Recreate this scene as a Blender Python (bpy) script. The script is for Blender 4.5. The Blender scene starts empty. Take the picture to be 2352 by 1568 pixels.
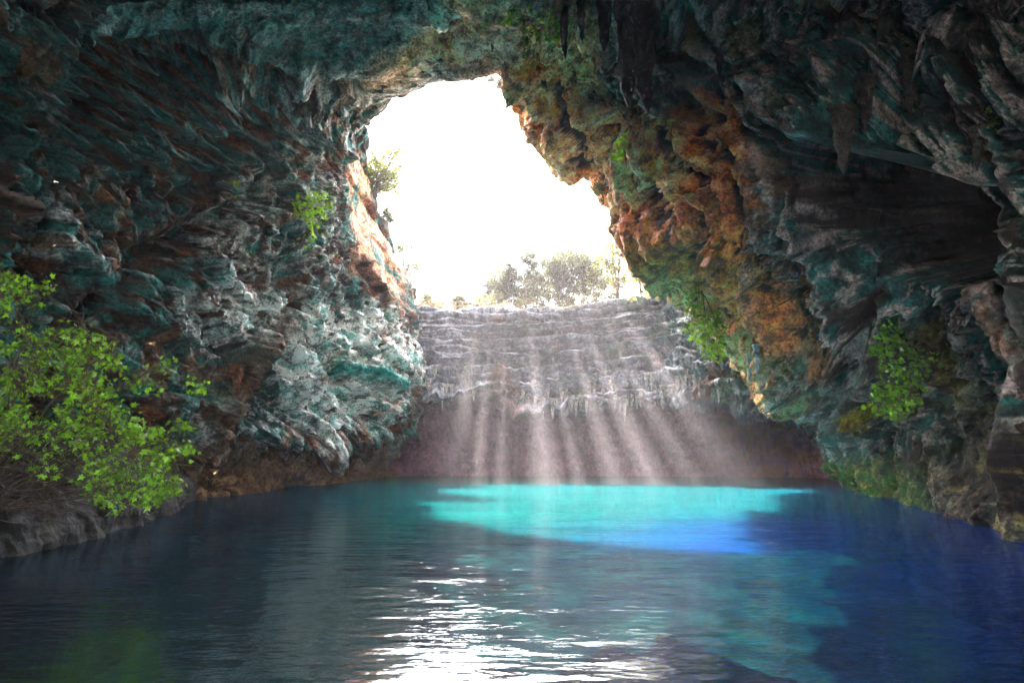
import bpy, math, random
import numpy as np
from mathutils import Vector
R = math.radians
random.seed(7); rng = np.random.default_rng(7)
sc = bpy.context.scene

# ------------------------------------------------------------------ camera, sky, sun, exposure
CAMH = 2.4; F = 1307.0; CX, CY = 1176.0, 784.0; PITCH = math.atan((1035 - 784) / F)
SP, CP = math.sin(PITCH), math.cos(PITCH)
cam = bpy.data.objects.new('camera', bpy.data.cameras.new('camera')); sc.collection.objects.link(cam)
cam.location = (0, 0, CAMH); cam.rotation_euler = (R(90) + PITCH, 0, 0)
cam.data.sensor_width = 36; cam.data.lens = 36 * F / 2352.0; cam.data.clip_start = .05; cam.data.clip_end = 4000
sc.camera = cam
SUN_EL, SUN_AZ = 55.5, -26.0            # elevation; azimuth clockwise from +Y (ahead of the camera)
w = bpy.data.worlds.new('World'); sc.world = w; w.use_nodes = True
nt = w.node_tree; bg = nt.nodes['Background']
sky = nt.nodes.new('ShaderNodeTexSky'); sky.sky_type = 'NISHITA'; sky.sun_disc = False
sky.sun_elevation = R(SUN_EL); sky.sun_rotation = R(SUN_AZ); sky.dust_density = 3.0; sky.air_density = 1.0
whs = nt.nodes.new('ShaderNodeHueSaturation'); whs.inputs['Saturation'].default_value = .35      # a bright hazy sky
nt.links.new(sky.outputs[0], whs.inputs['Color']); nt.links.new(whs.outputs[0], bg.inputs[0]); bg.inputs[1].default_value = 0.15
sl = bpy.data.lights.new('sun', 'SUN'); sl.energy = 4.2; sl.angle = R(0.5); sl.color = (1, .93, .82)
so = bpy.data.objects.new('sun', sl); sc.collection.objects.link(so)
sd = Vector((math.sin(R(SUN_AZ)) * math.cos(R(SUN_EL)), math.cos(R(SUN_AZ)) * math.cos(R(SUN_EL)), math.sin(R(SUN_EL))))
so.rotation_euler = sd.to_track_quat('Z', 'Y').to_euler(); so.location = sd * 80
vs = sc.view_settings; vs.view_transform = 'Standard'; vs.look = 'None'; vs.gamma = 1; vs.exposure = 4.3
sc.cycles.max_bounces = 8; sc.cycles.diffuse_bounces = 5; sc.cycles.transparent_max_bounces = 16; sc.cycles.volume_bounces = 1
sc.cycles.sample_clamp_indirect = 6; sc.cycles.caustics_reflective = False; sc.cycles.caustics_refractive = False

# ------------------------------------------------------------------ helpers: placing, noise, meshes
def W(x, y, D):
    """a place D metres ahead seen in the direction (x, y) -> world coordinates"""
    x = np.asarray(x, float); y = np.asarray(y, float); D = np.asarray(D, float)
    b = (CY - y) / F; den = CP - b * SP
    return np.stack(np.broadcast_arrays((x - CX) / F * D / den, D, CAMH + D * (SP + b * CP) / den), -1)
def proj(P):
    X, Y, Z = P[..., 0], P[..., 1], P[..., 2] - CAMH
    d = np.maximum(Y * CP + Z * SP, .5); v = -Y * SP + Z * CP
    return CX + F * X / d, CY - F * v / d
_p = rng.permutation(256); PERM = np.concatenate([_p, _p, _p]).astype(np.int32)
_g = rng.normal(size=(256, 3)); _g /= np.linalg.norm(_g, axis=1)[:, None]; GRAD = _g.astype(np.float32)
def noise(P, f=1.0, seed=0):
    P = np.asarray(P, np.float32); shp = P.shape[:-1]; P = P.reshape(-1, 3); out = np.empty(len(P), np.float32)
    for a in range(0, len(P), 150000):
        q = P[a:a + 150000] * np.float32(f) + np.float32(seed * 17.31 + .37)
        i = np.floor(q).astype(np.int32); fr = q - i; i &= 255
        s = fr * fr * fr * (fr * (fr * 6 - 15) + 10); r = 0
        for dx in (0, 1):
            hx = PERM[(i[:, 0] + dx) & 255]; wx = s[:, 0] if dx else 1 - s[:, 0]
            for dy in (0, 1):
                hy = PERM[hx + ((i[:, 1] + dy) & 255)]; wy = wx * (s[:, 1] if dy else 1 - s[:, 1])
                for dz in (0, 1):
                    g = GRAD[PERM[hy + ((i[:, 2] + dz) & 255)]]
                    d = g[:, 0] * (fr[:, 0] - dx) + g[:, 1] * (fr[:, 1] - dy) + g[:, 2] * (fr[:, 2] - dz)
                    r = r + d * wy * (s[:, 2] if dz else 1 - s[:, 2])
        out[a:a + 150000] = r
    return out.reshape(shp) * 1.6
def fbm(P, f, o=3, seed=0, ridge=False, fade=None, gain=.5):
    r = 0; a = 1; t = 0
    for k in range(o):
        n = noise(P, f, seed + k * 3)
        if ridge: n = 1 - 2 * np.abs(n)
        if fade is not None: n = n * np.clip(1 / (f * fade) - 1, 0, 1)
        r = r + a * n; t += a; a *= gain; f *= 2.03
    return r / t
def facet(P, f, seed=0):
    """broken stone: every cell is a tilted flat face; returns height and closeness to a joint"""
    P = np.asarray(P, np.float32); shp = P.shape[:-1]; P = P.reshape(-1, 3); H = np.empty(len(P), np.float32); E = np.empty(len(P), np.float32)
    for a in range(0, len(P), 200000):
        q = P[a:a + 200000] * np.float32(f) + np.float32(seed * 13.7 + 100.3); b = np.floor(q - .5).astype(np.int32)
        d1 = np.full(len(q), 9., np.float32); d2 = d1.copy(); h = np.zeros(len(q), np.float32)
        for k in range(8):
            c = b + np.array([k & 1, (k >> 1) & 1, k >> 2], np.int32); i = PERM[PERM[PERM[c[:, 0] & 255] + (c[:, 1] & 255)] + (c[:, 2] & 255)]
            g = GRAD[i]; j = GRAD[(i * 7 + 3) & 255]; v = q - (c + .5 + .42 * j); d = (v * v).sum(1)
            m = d < d1; d2 = np.where(m, d1, np.minimum(d2, d)); h = np.where(m, (v * g).sum(1) * .9 + j[:, 0] * .45, h); d1 = np.where(m, d, d1)
        H[a:a + 200000] = h; E[a:a + 200000] = np.sqrt(d2) - np.sqrt(d1)
    return H.reshape(shp), E.reshape(shp)
def sst(a, b, x):
    t = np.clip((x - a) / (b - a), 0, 1); return t * t * (3 - 2 * t)
def crom(P, n, axis=0):
    """Catmull-Rom through control points along axis; n[i] samples for span i"""
    P = np.moveaxis(P, axis, 0); m = len(P); out = []; par = []
    for i in range(m - 1):
        t = np.linspace(0, 1, n[i], endpoint=(i == m - 2)); tt = t.reshape(-1, *([1] * (P.ndim - 1)))
        p0 = P[i - 1] if i else 2 * P[0] - P[1]; p1, p2 = P[i], P[i + 1]; p3 = P[i + 2] if i < m - 2 else 2 * P[-1] - P[-2]
        out.append(.5 * (2 * p1 + (p2 - p0) * tt + (2 * p0 - 5 * p1 + 4 * p2 - p3) * tt ** 2 + (3 * p1 - p0 - 3 * p2 + p3) * tt ** 3)); par.append(i + t)
    return np.moveaxis(np.concatenate(out), 0, axis), np.concatenate(par)
def normals(G, toward=None):
    a = np.gradient(G, axis=0); b = np.gradient(G, axis=1); n = np.cross(a, b)
    return n / (np.linalg.norm(n, axis=-1, keepdims=True) + 1e-9)
def blur(a, k):
    for ax in (0, 1):
        pad = [(k, k) if i == ax else (0, 0) for i in range(a.ndim)]
        c = np.cumsum(np.pad(a, pad, mode='edge'), axis=ax); n = a.shape[ax]
        z = np.take(c, [0], axis=ax) * 0; c = np.concatenate([z, c], axis=ax)
        a = (np.take(c, np.arange(2 * k + 1, 2 * k + 1 + n), axis=ax) - np.take(c, np.arange(n), axis=ax)) / (2 * k + 1)
    return a
def link(name, me, mat, parent=None):
    o = bpy.data.objects.new(name, me); sc.collection.objects.link(o)
    if mat: me.materials.append(mat)
    if parent: o.parent = parent
    return o
def mesh_np(name, V, Fc, col=None, smooth=True):
    V = np.ascontiguousarray(V, np.float32).reshape(-1, 3); Fc = np.ascontiguousarray(Fc, np.int32); k = Fc.shape[1]
    me = bpy.data.meshes.new(name); me.vertices.add(len(V)); me.vertices.foreach_set('co', V.ravel())
    me.loops.add(Fc.size); me.loops.foreach_set('vertex_index', Fc.ravel())
    me.polygons.add(len(Fc)); me.polygons.foreach_set('loop_start', np.arange(0, Fc.size, k, dtype=np.int32))
    me.polygons.foreach_set('use_smooth', np.full(len(Fc), smooth))
    if col is not None:
        at = me.color_attributes.new('Col', 'FLOAT_COLOR', 'POINT')
        c = np.ones((len(V), 4), np.float32); c[:, :3] = np.asarray(col).reshape(-1, 3); at.data.foreach_set('color', c.ravel())
    me.update(calc_edges=True); return me
def grid_faces(n, m):
    i = np.arange(n * m).reshape(n, m)
    return np.stack([i[:-1, :-1], i[1:, :-1], i[1:, 1:], i[:-1, 1:]], -1).reshape(-1, 4)
def tag(o, label=None, cat=None, group=None, kind=None):
    if label: o['label'] = label
    if cat: o['category'] = cat
    if group: o['group'] = group
    if kind: o['kind'] = kind
    return o
def thing(name, loc, label, cat, group=None):
    o = bpy.data.objects.new(name, None); sc.collection.objects.link(o); o.location = loc; o.empty_display_size = .3
    return tag(o, label, cat, group)
class MB:
    """collects tubes and copied leaf shapes; build() links them as one mesh"""
    def __init__(s): s.V = []; s.F = []; s.n = 0; s.C = []
    def add(s, V, Fq, c=(1, 1, 1)):
        s.V.append(np.asarray(V, float).reshape(-1, 3)); s.F.append(np.asarray(Fq) + s.n); k = len(s.V[-1]); s.n += k
        c = np.asarray(c, float); s.C.append(np.broadcast_to(c, (k, 3)))
    def tube(s, P, r, sides=5, c=(1, 1, 1)):
        P = np.asarray(P, float); r = np.broadcast_to(r, (len(P),)); T = np.gradient(P, axis=0); T /= np.linalg.norm(T, axis=1)[:, None] + 1e-9
        a = np.cross(T, [.31, .17, .93]); a /= np.linalg.norm(a, axis=1)[:, None] + 1e-9; b = np.cross(T, a)
        th = np.linspace(0, 2 * math.pi, sides, endpoint=False)
        V = P[:, None] + r[:, None, None] * (np.cos(th)[None, :, None] * a[:, None] + np.sin(th)[None, :, None] * b[:, None])
        i = np.arange(len(P) * sides).reshape(len(P), sides); j = np.roll(i, -1, 1)
        s.add(V, np.stack([i[:-1], j[:-1], j[1:], i[1:]], -1).reshape(-1, 4), c)
    def build(s, name, mat, parent=None, origin=(0, 0, 0), smooth=True):
        me = mesh_np(name, np.concatenate(s.V) - np.asarray(origin), np.concatenate(s.F), np.concatenate(s.C), smooth)
        return link(name, me, mat, parent)
C = lambda *c: np.array(c, float)
def mixc(a, b, t):
    t = np.asarray(t)[..., None]; return a * (1 - t) + b * t

# ------------------------------------------------------------------ materials
def nodes(name):
    m = bpy.data.materials.new(name); m.use_nodes = True; n = m.node_tree
    for x in list(n.nodes): n.nodes.remove(x)
    return m, n, n.nodes.new('ShaderNodeOutputMaterial')
def rock_mat(name, sc1=1.5, bump=.8, rough=.72, contrast=1.0):
    m, n, out = nodes(name); N = n.nodes.new; L = n.links.new
    at = N('ShaderNodeAttribute'); at.attribute_name = 'Col'; tc = N('ShaderNodeNewGeometry')
    n1 = N('ShaderNodeTexNoise'); n1.inputs['Scale'].default_value = sc1; n1.inputs['Detail'].default_value = 9; n1.inputs['Roughness'].default_value = .68
    n2 = N('ShaderNodeTexNoise'); n2.inputs['Scale'].default_value = sc1 * 5; n2.inputs['Detail'].default_value = 6; n2.inputs['Roughness'].default_value = .75
    vo = N('ShaderNodeTexVoronoi'); vo.inputs['Scale'].default_value = sc1 * 2.3; vo.feature = 'F1'
    for q in (n1, n2, vo): L(tc.outputs['Position'], q.inputs['Vector'])
    r1 = N('ShaderNodeMapRange'); r1.inputs['From Min'].default_value = .40; r1.inputs['From Max'].default_value = .60
    r1.inputs['To Min'].default_value = 1 - .66 * contrast; r1.inputs['To Max'].default_value = 1 + .8 * contrast; L(n1.outputs['Fac'], r1.inputs['Value'])
    r2 = N('ShaderNodeMapRange'); r2.inputs['From Min'].default_value = .38; r2.inputs['From Max'].default_value = .62
    r2.inputs['To Min'].default_value = 1 - .72 * contrast; r2.inputs['To Max'].default_value = 1 + .85 * contrast; L(n2.outputs['Fac'], r2.inputs['Value'])
    mu = N('ShaderNodeMath'); mu.operation = 'MULTIPLY'; L(r1.outputs[0], mu.inputs[0]); L(r2.outputs[0], mu.inputs[1])
    vm = N('ShaderNodeVectorMath'); vm.operation = 'SCALE'; L(at.outputs['Color'], vm.inputs[0]); L(mu.outputs[0], vm.inputs['Scale'])
    hs = N('ShaderNodeHueSaturation'); L(vm.outputs[0], hs.inputs['Color'])
    r3 = N('ShaderNodeMapRange'); r3.inputs['To Min'].default_value = .46; r3.inputs['To Max'].default_value = .54
    n3 = N('ShaderNodeTexNoise'); n3.inputs['Scale'].default_value = sc1 * .9; n3.inputs['Detail'].default_value = 4; L(tc.outputs['Position'], n3.inputs['Vector'])
    L(n3.outputs['Fac'], r3.inputs['Value']); L(r3.outputs[0], hs.inputs['Hue']); hs.inputs['Saturation'].default_value = 1.12
    ad = N('ShaderNodeMath'); ad.operation = 'MULTIPLY_ADD'; L(n2.outputs['Fac'], ad.inputs[0]); ad.inputs[1].default_value = .45; L(n1.outputs['Fac'], ad.inputs[2])
    ad2 = N('ShaderNodeMath'); ad2.operation = 'MULTIPLY_ADD'; L(vo.outputs['Distance'], ad2.inputs[0]); ad2.inputs[1].default_value = .35; L(ad.outputs[0], ad2.inputs[2])
    bp = N('ShaderNodeBump'); bp.inputs['Strength'].default_value = bump; bp.inputs['Distance'].default_value = .6; L(ad2.outputs[0], bp.inputs['Height'])
    b = N('ShaderNodeBsdfPrincipled'); b.inputs['Roughness'].default_value = rough; b.inputs['Specular IOR Level'].default_value = .45
    L(hs.outputs[0], b.inputs['Base Color']); L(bp.outputs[0], b.inputs['Normal']); L(b.outputs[0], out.inputs[0])
    return m
def leaf_mat(name, trans=.45, rough=.45):
    m, n, out = nodes(name); N = n.nodes.new; L = n.links.new
    at = N('ShaderNodeAttribute'); at.attribute_name = 'Col'
    b = N('ShaderNodeBsdfPrincipled'); b.inputs['Roughness'].default_value = rough; L(at.outputs['Color'], b.inputs['Base Color'])
    t = N('ShaderNodeBsdfTranslucent'); hs = N('ShaderNodeHueSaturation'); hs.inputs['Value'].default_value = 1.25; hs.inputs['Hue'].default_value = .49
    L(at.outputs['Color'], hs.inputs['Color']); L(hs.outputs[0], t.inputs[0])
    mx = N('ShaderNodeMixShader'); mx.inputs[0].default_value = trans; L(b.outputs[0], mx.inputs[1]); L(t.outputs[0], mx.inputs[2]); L(mx.outputs[0], out.inputs[0])
    return m
ROCK = rock_mat('cave_rock'); ROCKB = rock_mat('far_rock', 1.1, .5, .85, .7); STAL = rock_mat('flowstone', 3.0, .8, .85, .9)
LEAF = leaf_mat('leaf'); TREELEAF = leaf_mat('tree_leaf', .5, .6); BARK = rock_mat('bark', 6, .4, .9, .5)

# ------------------------------------------------------------------ near cave: one vault around the opening
# station: silhouette x,y,depth -> frame x,y,depth ; then a far control behind the camera
ST = [
 (900,1092,50, 0,1190,20.2,(-15,-7,-4)),      # below water, made below
 (900,1092,50, 0,1190,20.2,(-15,-7,-.3)),
 (890,1052,53.5, 0,1110,21,(-15.5,-7,2)),
 (944,1002,49.5, 0,1040,21,(-16,-7,4)),
 (962,920,49, 0,960,20.5,(-17,-7,7)),
 (958,820,49, 0,860,20,(-18,-7,10)),
 (950,710,49.5, 0,760,20,(-18,-7,12)),
 (935,640,49, 0,660,19.5,(-17.5,-7,14)),
 (905,560,48, 0,550,19,(-16,-7,16)),
 (880,490,47, 0,430,18.5,(-14,-7,18)),
 (850,400,45, 0,300,17.5,(-12,-7,19)),
 (832,330,42, 0,170,16.5,(-10,-7,20)),
 (836,280,38, 0,20,15.5,(-8,-7,21)),
 (870,235,34.5, 150,0,17.5,(-6,-7,21.5)),
 (950,210,31, 420,0,20,(-4,-7,22)),
 (1050,188,29, 720,0,22,(-2,-7,22)),
 (1145,180,28.5, 1000,0,22,(0,-7,22)),
 (1168,220,31, 1250,0,20.5,(2,-7,21.5)),
 (1215,290,34, 1550,0,19,(4,-7,21)),
 (1248,338,35, 1800,0,17.2,(5.5,-7,20)),
 (1312,394,36, 2050,0,15.5,(7,-7,19)),
 (1378,434,37, 2352,0,13.4,(8.5,-7,18)),
 (1442,492,38, 2352,120,13.2,(10,-7,16)),
 (1456,560,39, 2352,260,13.3,(11,-7,14)),
 (1504,612,40, 2352,400,13.6,(12,-7,12)),
 (1580,682,41, 2352,540,14,(12.5,-7,10)),
 (1682,792,42, 2352,700,14.5,(13,-7,7)),
 (1790,900,42, 2352,850,15,(13,-7,5)),
 (1880,985,41, 2352,980,15.5,(13,-7,3)),
 (1893,1055,40, 2352,1110,16,(12.5,-7,1.5)),
 (1932,1116,38.7, 2352,1228,16.25,(12,-7,-.3)),
 (1932,1116,38.7, 2352,1228,16.25,(12,-7,-4)),
]
NS = len(ST); rows = []
FR = [0, .16, .34, .52, .76, 1.0, 1.2]
for i, (xs, ys, Ds, xf, yf, Df, wp) in enumerate(ST):
    P = []
    for f in FR:
        fe = f ** (.62 if 17 <= i <= 26 else (.8 if 13 <= i <= 28 else 1)) if f < 1 else f
        D = 1 / ((1 - fe) / Ds + fe / Df); D *= 1 + .05 * math.sin(math.pi * min(f, 1))
        if i in (0, 1, NS - 2, NS - 1): D = CAMH * F / (ys + (yf - ys) * f - 1035)
        P.append(W(xs + (xf - xs) * f, ys + (yf - ys) * f, D))
    if i in (1, NS - 2):
        for p in P: p[2] = -.1
    if i in (0, NS - 1):
        for p in P: p[2] = -5.
    P.append(np.array(wp, float)); P.append(np.array([wp[0] * .8, -15, wp[2] * .85 if wp[2] > 1 else wp[2]]))      # unseen rear, left open-ended so skylight fills the walls ahead
    p0 = P[0]; cxw = -1.0 if i < 16 else 1.0
    rad = np.array([p0[0] - 2.0, 0, p0[2] - 13.0]); rad /= np.linalg.norm(rad)
    if i < 9: rad = np.array([-1, 0, 0.])
    if i > 24: rad = np.array([1, 0, .1])
    far = p0 + rad * 8 + np.array([0, 9, 0]); near = p0 + rad * 1.5 + np.array([0, 2.4, 0])
    if 12 <= i <= 24: near = p0 + rad * 1.6 + np.array([0, .9, 0]); far = p0 + rad * 4 + np.array([0, 1.6, 0]); far[2] = p0[2] + 7
    elif 9 <= i: far[2] = p0[2] + 6 * (i < 25)
    rows.append([far, near] + P)
NET = np.array(rows)
G1, tk = crom(NET, [20, 22] + [74, 84, 84, 104, 100, 44, 24, 10], axis=1)
seg = []
for i in range(NS - 1):
    a, b = ST[i], ST[i + 1]
    l = max(math.hypot(a[0] - b[0], a[1] - b[1]), .62 * math.hypot(a[3] - b[3], a[4] - b[4]), 40)
    seg.append(int(l * .58 * (2.2 if i in (NS - 3, NS - 2, 0, 1) else 1)) + 4)
G, tt = crom(G1, seg, axis=0)
TT = np.broadcast_to(tt[:, None], G.shape[:2]); RK = np.broadcast_to(tk[None], G.shape[:2])
RR = np.interp(RK, np.arange(11), [-.3, -.12] + FR + [2.0, 3.0])           # 0 at the silhouette, 1 at the frame
U, V_ = proj(G)
wz = fbm(G, .22, 3, 40); wz2 = fbm(G, .22, 3, 50)
Uw = U + 46 * wz + 16 * fbm(G, .9, 2, 44); Vw = V_ + 46 * wz2 + 16 * fbm(G, .9, 2, 54)
SPC = np.clip(G[..., 1], 8, 60) * .0030
def blob(x, y, rx, ry, rot=0, s0=1.0, s1=.55, raw=False):
    du, dv = (U - x, V_ - y) if raw else (Uw - x, Vw - y); c, s = math.cos(R(rot)), math.sin(R(rot))
    d = np.sqrt(((du * c + dv * s) / rx) ** 2 + ((-du * s + dv * c) / ry) ** 2)
    return sst(s0, s1, d) * (G[..., 1] > 3)
def line(pts, w, warp=.5):
    best = np.full(U.shape, 1e9); u = U + (Uw - U) * warp; v = V_ + (Vw - V_) * warp
    for (x0, y0), (x1, y1) in zip(pts[:-1], pts[1:]):
        dx, dy = x1 - x0, y1 - y0; t = np.clip(((u - x0) * dx + (v - y0) * dy) / (dx * dx + dy * dy), 0, 1)
        best = np.minimum(best, np.hypot(u - x0 - t * dx, v - y0 - t * dy))
    return np.exp(-(best / w) ** 2) * (G[..., 1] > 3)
Nn = normals(G)
tocam = np.array([0, 12, 6.]) - G; sg = np.sign((Nn * tocam).sum(-1).mean()); Nn *= sg
isR = sst(16.2, 17.2, TT + .5 * wz); isC = sst(12.6, 13.8, TT) * (1 - isR); isL = 1 - sst(12.6, 13.8, TT)
# the faces of the left wall: beds dip away from the viewer
bedn = np.array([.10, .36, .93]); bed = (G @ bedn)
b1 = bed / 2.1 + .55 * fbm(G, .16, 3, 5); fb = b1 - np.floor(b1); st1 = np.minimum(fb / .72, (1 - fb) / .28)
b2 = bed / .8 + .6 * fbm(G, .3, 3, 9); fb2 = b2 - np.floor(b2); st2 = np.minimum(fb2 / .7, (1 - fb2) / .3)
bid = noise(np.stack([np.floor(b1) * 3.1, G[..., 1] * .45, G[..., 0] * .2], -1), 1, 2)
bid2 = noise(np.stack([np.floor(b2) * 5.7, G[..., 1] * 1.1, G[..., 0] * .4], -1), 1, 4)
big = fbm(G, .11, 2, 1); mid = fbm(G, .38, 3, 11, fade=SPC); rid = fbm(G, .55, 4, 21, ridge=True, fade=SPC)
fin = fbm(G, 1.9, 5, 31, fade=SPC, gain=.72); rug = fbm(G * np.array([1, 1, .45]), 1.3, 4, 61, ridge=True, fade=SPC)
strat = blob(800, 860, 330, 270) + .5 * blob(350, 250, 420, 330)
strat = np.clip(strat, .12, 1)
fc1, fe1 = facet(np.stack([G[..., 0] * .8, G[..., 1] * .55, bed * 1.5], -1) + .8 * np.stack([mid, wz, wz2], -1), .30, 1)
fc2, fe2 = facet(np.stack([G[..., 0], G[..., 1] * .8, bed * 1.3], -1) + .35 * np.stack([mid, wz, wz2], -1), .85, 2)
fc3, fe3 = facet(G + .2 * np.stack([mid, wz, wz2], -1), 2.3, 3)
fj = .30 * sst(.12, 0, fe1) + .12 * sst(.12, 0, fe2)
dL = 1.25 * fc1 + .50 * fc2 + .16 * fc3 - fj + 1.3 * big + .75 * mid + strat * (1.0 * (st1 - .5) * (.6 + .6 * bid) + .42 * (st2 - .5) + .55 * bid + .3 * bid2) + .10 * rid + .34 * fin + .10 * rug
# fanned slabs hanging from the upper left vault
fan = np.arctan2(V_ + 420, U + 620)
sl_ = fan * 34 + .7 * wz + .2 * fbm(G, .5, 2, 70); fs = sl_ - np.floor(sl_); slab = np.minimum(fs / .78, (1 - fs) / .22)
slm = blob(390, 210, 340, 260, 25, 1.1, .6)
dL += slm * (1.15 * (slab - .5) + .6 * noise(np.stack([np.floor(sl_) * 2.3, U / 160, V_ / 400], -1), 1, 8))
slm2 = blob(1000, 640, 1, 1)
dL -= dL[:, 110:].mean()
dL -= 2.3 * line([(600, 440), (480, 520), (330, 610), (190, 760)], 26) + 1.8 * line([(640, 600), (655, 690), (640, 760)], 26)
dL -= 2.4 * blob(640, 40, 36, 52, 0, 1, .3) + 1.6 * blob(655, 262, 22, 20, 0, 1, .3) + 2.0 * blob(0, 230, 130, 330, 0, 1.3, -.2)
dL += 1.5 * line([(655, 740), (560, 850), (470, 1010)], 30) + 1.0 * line([(600, 470), (640, 560), (620, 690)], 30) + 1.5 * line([(700, 0), (690, 200), (760, 330), (800, 420)], 36)
dL -= 1.5 * line([(590, 290), (540, 330), (440, 330)], 26) + 1.2 * line([(560, 390), (420, 460)], 20)
dL -= 3.2 * blob(905, 1018, 70, 22, -8, 1, .3, True) + 1.5 * line([(780, 850), (880, 890), (925, 905)], 15)
dL += 1.1 * line([(770, 835), (860, 862), (930, 885)], 10, .2) + 1.0 * line([(560, 985), (720, 1010), (940, 1000)], 18)
dL -= .8 * sst(1040, 1062, V_) * sst(1094, 1074, V_) * isL; dL += .5 * line([(440, 1082), (620, 1086), (860, 1080)], 14)
# salmon sheet: smoother rock face
sal = np.clip(blob(868, 590, 62, 170, -18) + blob(812, 430, 34, 100, -14), 0, 1)
dL = dL * (1 - .62 * sal)
dC = .22 * fc1 + .16 * fc2 + .9 * big + .35 * mid + .16 * fin + .12 * rid + .28 * rug * sst(1000, 1120, U)
dC -= dC.mean(); dC -= 1.2 * blob(1040, 75, 60, 40, -20, 1, .3)
# right side: hanging curtains that follow the sweep of the wall
ra = .86 * U - .51 * V_ + .00022 * (V_ - 200) ** 2; rb = .51 * U + .86 * V_          # across and along the hanging curtains
q = np.stack([ra / 92 + 1.0 * wz + .25 * mid, rb / 520 + .5 * wz2, ra * 0 + 3.3], -1)
q2 = np.stack([ra / 40 + 1.7 * wz + .55 * mid, rb / 230 + .7 * wz2, ra * 0 + 9.3], -1)
q3 = np.stack([ra / 18 + 2.6 * wz + 1.5 * mid + .3 * fin, rb / 100 + .8 * mid, ra * 0 + 5.3], -1)
f1 = 1 - 2 * np.abs(noise(q, 1, 3)); f2 = 1 - 2 * np.abs(noise(q2, 1, 6)); f3 = 1 - 2 * np.abs(noise(q3, 1, 13))
jb0 = int(np.searchsorted(tt, 17)); near = np.clip(G[..., 1] / 32, .26, 1.15)
dR = 1.0 * big + near * (2.0 * (f1 - .3) + 1.15 * (f2 - .2) + .42 * f3) + .35 * mid + .32 * fin + .12 * rug + .2 * fc1 + .28 * fc2 + .16 * fc3 - .6 * fj
lip = sst(.34, .16, RR + .12 * wz) * sst(25.5, 23.5, TT)
dR -= dR[jb0:, 110:].mean() + 1.0 * sst(26.5, 28, TT)
dR -= 2.2 * blob(1410, 300, 48, 40, 40, 1, .3) + 1.7 * blob(1635, 290, 60, 36, 30, 1, .3) + 1.3 * blob(1520, 420, 30, 40, 30, 1, .3)
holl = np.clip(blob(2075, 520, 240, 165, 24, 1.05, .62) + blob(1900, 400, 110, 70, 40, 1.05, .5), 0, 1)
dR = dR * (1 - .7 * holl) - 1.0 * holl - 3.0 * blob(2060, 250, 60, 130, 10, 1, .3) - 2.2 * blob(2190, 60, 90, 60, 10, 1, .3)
dR += 1.1 * line([(2170, 480), (2250, 640), (2330, 800)], 34) + 1.3 * line([(1930, 120), (1905, 270), (1975, 400)], 28)
dR -= .8 * blob(2180, 800, 90, 190, -10, 1.2, .0) + .7 * line([(2020, 1010), (2200, 1100), (2352, 1200)], 26) + 1.5 * line([(1900, 560), (1960, 760), (1940, 900)], 26)
dR += 1.6 * line([(1456, 470), (1560, 600), (1690, 760), (1800, 890), (1885, 1010)], 34) + 1.0 * blob(1925, 1080, 60, 40)
disp = dL * isL + dC * isC + dR * isR
disp = np.where((RR > .75) & (TT > 24), disp * (1 - .6 * sst(.75, 1.0, RR) * sst(24, 26, TT)), disp)
disp *= 1 - .6 * sst(28.3, 29.2, TT) * isR
disp *= np.clip((RR + .45) / .4, .25, 1) * (.5 + .5 * sst(.02, .16, np.abs(RR))) * np.where(RR > 1.3, .5, 1)
# the rock by the rim stays close to its edge line
P = G + Nn * disp[..., None] + holl[..., None] * C(9.5, 5.0, 2.0)
Pn = normals(P) * sg; crest = disp - blur(disp, 5); crest2 = disp - blur(disp, 16)
# ---- rock colours
n1 = fbm(G, .33, 4, 101); n2 = fbm(G, .9, 4, 111); n3 = fbm(G, 2.6, 4, 121, gain=.7); n4 = fbm(G, .17, 3, 131)
TEAL = C(.022, .125, .105); DTEAL = C(.006, .040, .034); LTEAL = C(.09, .36, .31); GREY = C(.62, .61, .58); WHITE = C(.68, .68, .66)
BROWN = C(.14, .075, .038); DBROWN = C(.018, .010, .007); RUST = C(.30, .105, .045); TAN = C(.52, .38, .27); SALM = C(.72, .36, .23); OLIVE = C(.11, .115, .035)
ones = np.ones(U.shape + (1,))
cL = mixc(DBROWN * ones, BROWN, sst(-.2, .5, n1)); cL = mixc(cL, TEAL, sst(-.08, .25, n2 + .35 * n4 + .1)); cL = mixc(cL, DTEAL, sst(.1, .5, n4 - .1))
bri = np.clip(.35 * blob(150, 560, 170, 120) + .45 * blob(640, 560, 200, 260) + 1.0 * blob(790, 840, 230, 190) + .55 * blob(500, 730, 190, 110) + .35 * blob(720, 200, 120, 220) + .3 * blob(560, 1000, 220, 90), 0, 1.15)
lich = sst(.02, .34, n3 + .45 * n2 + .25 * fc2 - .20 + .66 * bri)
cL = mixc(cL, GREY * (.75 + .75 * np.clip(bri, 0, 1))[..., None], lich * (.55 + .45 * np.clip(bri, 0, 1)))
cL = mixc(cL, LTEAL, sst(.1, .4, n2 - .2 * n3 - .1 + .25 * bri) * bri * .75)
cL = mixc(cL, RUST, sst(.25, .5, fbm(G, .5, 3, 141) + .1) * .55)
cL = mixc(cL, RUST * .7, slm * sst(.45, .1, slab) * .6); cL = mixc(cL, TEAL * 1.2, slm * sst(.5, .9, slab) * .5)
cL = mixc(cL, mixc(SALM * ones, TAN, sst(-.2, .3, n2)), sal * sst(-.5, .0, n1 + .25))
cL = mixc(cL, TEAL * 1.3, sal * sst(.12, .3, fbm(G, .5, 2, 151)) * .85)
foot = sst(1000, 1050, Vw) * isL; cL = mixc(cL, mixc(BROWN * 1.6 * ones, TAN * .9, sst(-.1, .35, n3 + n2)), foot * .8)
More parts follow.
